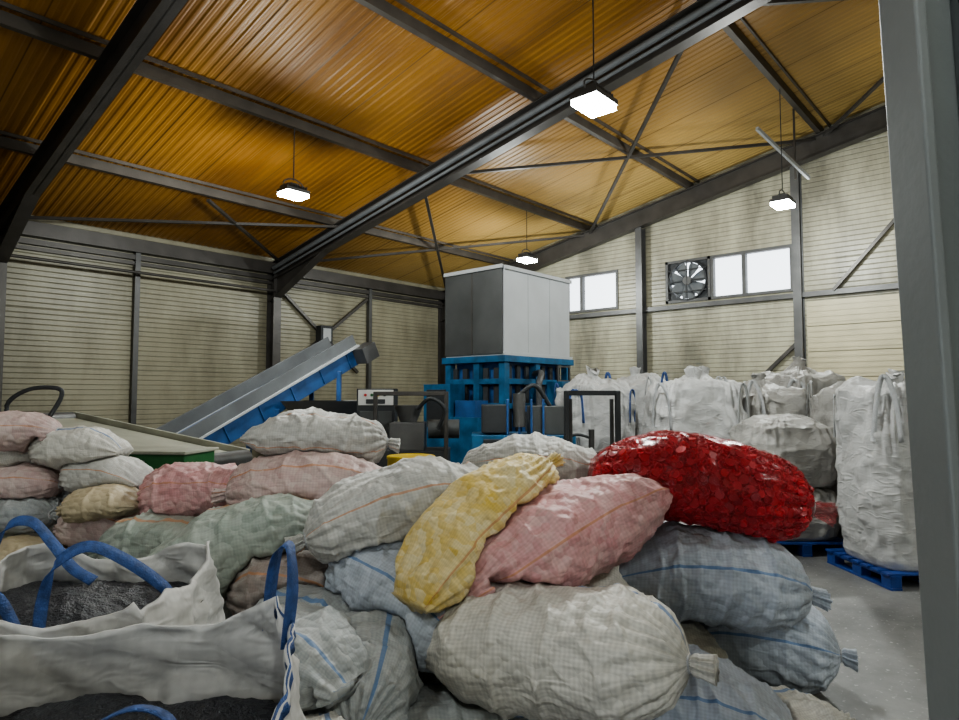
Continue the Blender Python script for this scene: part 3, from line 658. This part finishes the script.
# ------------------------------------------------------------------ sacks
BV = []
def sack(A, Bp, W_, T_, mat, seed, sag=.05, roll=0.0, name='woven_sack', res=(110, 96), caps=False, amp=1.0):
    A, Bp = Vector(A), Vector(Bp); X = (Bp - A).normalized(); L = (Bp - A).length
    Y = Vector((0, 0, 1)).cross(X).normalized(); Z = X.cross(Y)
    rr = Matrix.Rotation(roll, 3, X); Y = rr @ Y; Zr = rr @ Z
    n, mm = res; rings = []; axes = []
    for i in range(n + 1):
        t = i / n; s = -1 + 2 * t
        pw = .78 + .22 * sst(t / .25); pt_ = max(.03, clamp(t / .30)) ** .5
        if t < .06: pw *= .86 + .14 * (t / .06)
        e2 = clamp((.92 - t) / .42)
        g = max(.085, math.sqrt(max(0, 1 - (1 - e2) ** 2.2)))
        if t > .92: g = .085 + .09 * ((t - .92) / .08)
        pw *= g; pt_ *= g if g > .12 else g * 1.2
        ax = A + X * (L * t) + Z * (sag * (.5 - s * s)); axes.append(ax); ring = []
        for j in range(mm):
            a = 2 * math.pi * j / mm; ca, sa = math.cos(a), math.sin(a)
            y = math.copysign(abs(ca) ** .82, ca) * W_ / 2 * pw; z = math.copysign(abs(sa) ** .85, sa) * T_ / 2 * pt_
            p = ax + Y * y + Zr * z; q = p + Vector((seed * 2.3, seed * 4.1, seed * 1.1))
            dn = (Y * ca * T_ + Zr * sa * W_).normalized()
            lc = Vector((t * L, y, z)) + Vector((seed * 2.3, seed * 4.1, seed * 1.1))
            wr = (1 - abs(nz((lc.x * 1.9, lc.y * .6, lc.z * .6), 3.0, 1))) ** 7
            wr2 = (1 - abs(nz((lc.x + lc.y * .7, lc.y * 1.0, lc.z * 1.0), 5.5, 6))) ** 7
            wr3 = (1 - abs(nz((lc.x - lc.y, lc.y + lc.z, lc.z), 11, 11))) ** 6
            dsp = .060 * nz(q, 2.2) + .022 * (wr - .2) + .017 * (wr2 - .2) + .008 * (wr3 - .2)
            tie = clamp((t - .40) / .52)
            pleat = (abs(math.sin(a * 10 + 5 * nz((t * 2, seed, a * .3), 1.3))) ** .6 - .5) * .046 * (tie ** 1.8) * min(1, g * 1.7)
            if t < .25:
                t1 = clamp((.30 - t) / .30); pleat += math.sin(a * 13 + seed) * .010 * t1 * min(1, pt_ * 2.5)
            k = min(1, pt_ * 1.6) * amp
            ring.append(p + dn * (dsp * k + pleat + (.010 * math.sin(a * 9) if t > .93 else 0)))
        rings.append(ring)
    lo = Vector([min(p[k] for r in rings for p in r) - .02 for k in range(3)]); hi = Vector([max(p[k] for r in rings for p in r) + .02 for k in range(3)])
    cand = [bv for bv, l_, h_ in BV if all(l_[k] < hi[k] and h_[k] > lo[k] for k in range(3))]
    fac = []
    for i, r in enumerate(rings):
        row = []
        for p in r:
            d = p - axes[i]; ln = d.length; best = 1.0
            if ln > 1e-5:
                dr = d / ln
                if p.z < .015 and axes[i].z > .03: best = min(best, (axes[i].z - .015) / (axes[i].z - p.z))
                for bv in cand:
                    h, nrm, idx, dist = bv.ray_cast(axes[i], dr, ln)
                    if h is not None and nrm.dot(dr) < 0: best = min(best, max(.12, (dist - .006) / ln))
            row.append(best)
        fac.append(row)
    for it in range(3):
        nf = [row[:] for row in fac]
        for i in range(1, n):
            for j in range(mm):
                av = (fac[i - 1][j] + fac[i + 1][j] + fac[i][j - 1] + fac[i][(j + 1) % mm]) / 4
                nf[i][j] = min(fac[i][j], .5 * av + .5 * fac[i][j])
        fac = nf
    for i in range(n + 1):
        for j in range(mm):
            p = axes[i] + (rings[i][j] - axes[i]) * fac[i][j]
            p.z = max(p.z, .012); rings[i][j] = p
    b = B(); b.grid(rings, mat, capA=True, capB=True)
    vs = [p for r in rings for p in r]
    BV.append((BVHTree.FromPolygons(b.v, b.f), Vector([min(p[k] for p in vs) for k in range(3)]), Vector([max(p[k] for p in vs) for k in range(3)])))
    i = int(.92 * n); cc = axes[i]
    rp = [cc + (rings[i][j] - cc) * 1.12 for j in range(0, mm, 8)]
    b.tube(rp + [rp[0]], .006, M['strapw'], 6)
    if caps:
        core = []
        for i in range(3, int(n * .90)):
            core.append([axes[i] + (rings[i][j] - axes[i]) * .84 for j in range(mm)])
        b.grid(core, M['capcore'], capA=True, capB=True)
        rnd = random.Random(5); pts_ = []
        tries = 0
        while tries < 14000 and len(pts_) < 2000:
            tries += 1
            i = rnd.randint(3, int(n * .89)); j = rnd.randint(0, mm - 1)
            p = rings[i][j]; nr_ = (p - axes[i])
            if nr_.length < .07: continue
            u_ = rings[i][(j + 1) % mm] - rings[i][j - 1]; v_ = rings[min(i + 1, n)][j] - rings[i - 1][j]
            sn = u_.cross(v_)
            if sn.length < 1e-9: continue
            sn.normalize()
            if sn.dot(nr_) < 0: sn = -sn
            q0 = p + (rings[i + 1][j] - p) * rnd.random()
            layer = rnd.random() < .35
            if not layer and any((q0 - w_).length_squared < .036 ** 2 for w_ in pts_): continue
            if not layer: pts_.append(q0)
            jt = .8 if layer else .34
            tl = (sn + Vector((rnd.uniform(-jt, jt), rnd.uniform(-jt, jt), rnd.uniform(-jt, jt)))).normalized()
            if rnd.random() < .3: tl = -tl
            r_ = rnd.uniform(.020, .028); h_ = .010
            c0 = q0 - sn * (.036 if layer else .018)
            fr, _, _ = b.frame(c0, c0 + tl * .01); N = 14; V_ = []
            for (xx, r2) in ((-h_, r_ * .8), (-h_, r_), (h_ * .7, r_), (h_, r_ * .9), (h_, r_ * .76), (h_ * .1, r_ * .70)):
                for k in range(N):
                    a = 2 * math.pi * k / N; V_.append(c0 + fr @ Vector((xx, r2 * math.cos(a), r2 * math.sin(a))))
            F_ = [(q * N + k, q * N + (k + 1) % N, (q + 1) * N + (k + 1) % N, (q + 1) * N + k) for q in range(5) for k in range(N)] + [tuple(range(5 * N, 6 * N)), tuple(range(N))[::-1]]
            b.poly(V_, F_, M['cap'], uvc=(rnd.random(), .5))
    return b.make(name, plan=True)

def S(l, f, z, L, W_, T_, mat, seed, yaw=0, tilt=0, **k):
    ya, ti = math.radians(yaw), math.radians(tilt)
    d = Vector((math.cos(ya) * math.cos(ti), math.sin(ya) * math.cos(ti), math.sin(ti))) * L / 2
    c = Vector((l, f, z)); return sack(c - d, c + d, W_, T_, C[mat], seed, **k)
LR = dict(res=(60, 52))
# bottom layer
S(-.05, 2.95, .17, 1.15, .62, .34, 'grey', 1, 10)
S(.85, 3.1, .24, 1.15, .62, .44, 'blueish', 2, 165)
S(1.38, 3.12, .12, .9, .50, .26, 'white', 3, 15)
S(1.66, 3.88, .24, 1.0, .62, .48, 'blueish', 4, -25)
S(-.9, 3.3, .2, 1.0, .6, .4, 'grey', 5, 30, **LR)
S(-.1, 3.55, .22, 1.2, .65, .42, 'grey', 6, 0, **LR)
S(1.0, 3.7, .24, 1.0, .6, .42, 'white', 61, 90, **LR)
S(.2, 4.2, .25, 1.2, .65, .46, 'grey', 7, 5, **LR)
S(-1.2, 4.1, .25, 1.2, .65, .46, 'grey', 8, 5, **LR)
S(-2.3, 4.3, .22, 1.1, .6, .42, 'green', 9, 5, **LR)
S(1.35, 4.4, .25, 1.1, .6, .44, 'grey', 10, 5, **LR)
# second layer
sack((-.56, 3.3, .47), (-.46, 2.42, .42), .46, .40, C['grey'], 11)
S(-.85, 3.25, .52, .8, .5, .32, 'grey', 12, 160)
sack((-.20, 3.20, .53), (.93, 2.58, .64), .66, .50, C['white'], 13, sag=.04, res=(150, 130))
S(1.30, 3.66, .66, 1.26, .64, .50, 'blueish', 14, -4, -5, sag=.08, res=(130, 110))
S(-.38, 3.30, .68, 1.05, .56, .46, 'blueish', 15, 150, 18)
S(.5, 3.8, .62, 1.1, .6, .44, 'white', 16, 90, **LR)
S(-.2, 4.1, .68, 1.2, .6, .42, 'grey', 17, 10, **LR)
S(-1.0, 3.55, .62, .9, .5, .36, 'brown', 18, 170)
S(-2.05, 4.2, .70, .95, .52, .38, 'green', 19, 175)
S(-1.3, 4.25, .68, 1.0, .6, .40, 'grey', 20, 0, **LR)
S(1.2, 4.3, .68, 1.1, .6, .40, 'grey', 21, 10, **LR)
# third layer
S(-1.30, 3.72, .83, 1.15, .60, .50, 'green', 22, 8, 12)
S(-1.95, 4.5, 1.02, .95, .48, .34, 'pink', 23, 175, -5)
S(-1.12, 4.15, 1.10, 1.18, .50, .38, 'pinkpale', 24, 178, -3)
S(.32, 4.3, 1.22, 1.05, .50, .34, 'whiteo', 25, 175)
S(-.44, 3.48, 1.08, 1.18, .54, .44, 'whiteo', 26, 195, -14, res=(130, 110))
sack((.66, 3.86, 1.29), (1.97, 3.60, 1.06), .62, .52, M['film'], 27, sag=.05, name='red_cap_sack', caps=True, res=(110, 96), amp=.6)
sack((.94, 3.66, 1.20), (-.20, 2.98, .68), .58, .44, C['pink'], 28, sag=.05, res=(140, 120), amp=.9)
sack((-.34, 2.95, .78), (.44, 3.68, 1.36), .44, .38, C['yellow'], 29, sag=.05, res=(130, 110), amp=.9)
S(-1.05, 4.35, 1.41, 1.02, .50, .32, 'whiteo', 30, 2, -3)
# front loose bag
S(-.60, 2.25, .28, .8, .5, .42, 'white', 31, -60, 10)
S(-.80, 2.75, .60, .75, .45, .30, 'grey', 32, 150, 0)
# left stack of small sacks
LP = [(-3.35, 4.7, .14, 'tan'), (-2.75, 4.75, .14, 'grey'), (-3.35, 4.6, .38, 'brown'), (-2.75, 4.7, .38, 'white'), (-3.9, 4.8, .2, 'grey'), (-3.95, 4.8, .5, 'white'), (-3.95, 4.8, .8, 'blueish'),
      (-3.12, 4.45, .60, 'tan'), (-2.6, 4.85, .60, 'blueish'), (-2.68, 4.6, .76, 'pinkpale'), (-3.3, 4.65, .84, 'grey'), (-2.58, 4.42, .95, 'tan'), (-3.32, 4.65, 1.06, 'pinkpale'), (-2.74, 4.7, 1.10, 'whiteo'),
      (-3.5, 4.75, 1.25, 'white'), (-2.95, 4.7, 1.30, 'white'), (-3.32, 4.6, 1.42, 'pinkpale'), (-2.9, 4.9, .9, 'grey')]
for i, (l, f, z, m_) in enumerate(LP):
    S(l, f, z, .70 if m_ != 'tan' else .55, .42, .28 if m_ != 'tan' else .22, m_, 40 + i, (8, 172, -12, 185)[i % 4], (0, 3, -4)[i % 3], sag=.03, res=(70, 60), name='small_sack', amp=.6)
b = B(); b.tube([(-3.42, 4.75, 1.42), (-3.5, 4.75, 1.62), (-3.35, 4.76, 1.74), (-3.15, 4.78, 1.75), (-3.12, 4.78, 1.68), (-3.2, 4.74, 1.5), (-3.24, 4.7, 1.4)], .016, M['darkp']); b.make('bent_hose', plan=True)

# ------------------------------------------------------------------ camera, world
cam = bpy.data.cameras.new('camera'); co = bpy.data.objects.new('camera', cam); bpy.context.collection.objects.link(co)
cam.sensor_width = 36; cam.lens = 24.03; cam.clip_start = .05
p = math.atan(35 / 640)
co.location = (0, 0, CH)
co.rotation_euler = Vector((FX[0] * math.cos(p), FX[1] * math.cos(p), math.sin(p))).to_track_quat('-Z', 'Y').to_euler()
bpy.context.scene.camera = co
w = bpy.data.worlds.new('world'); bpy.context.scene.world = w; w.use_nodes = True
bg = w.node_tree.nodes['Background']; bg.inputs[0].default_value = (.86, .93, 1.0, 1); bg.inputs[1].default_value = 3.5
bpy.context.scene.view_settings.view_transform = 'AgX'
try: bpy.context.scene.view_settings.look = 'AgX - Medium High Contrast'
except Exception: pass
bpy.context.scene.view_settings.exposure = 0.0
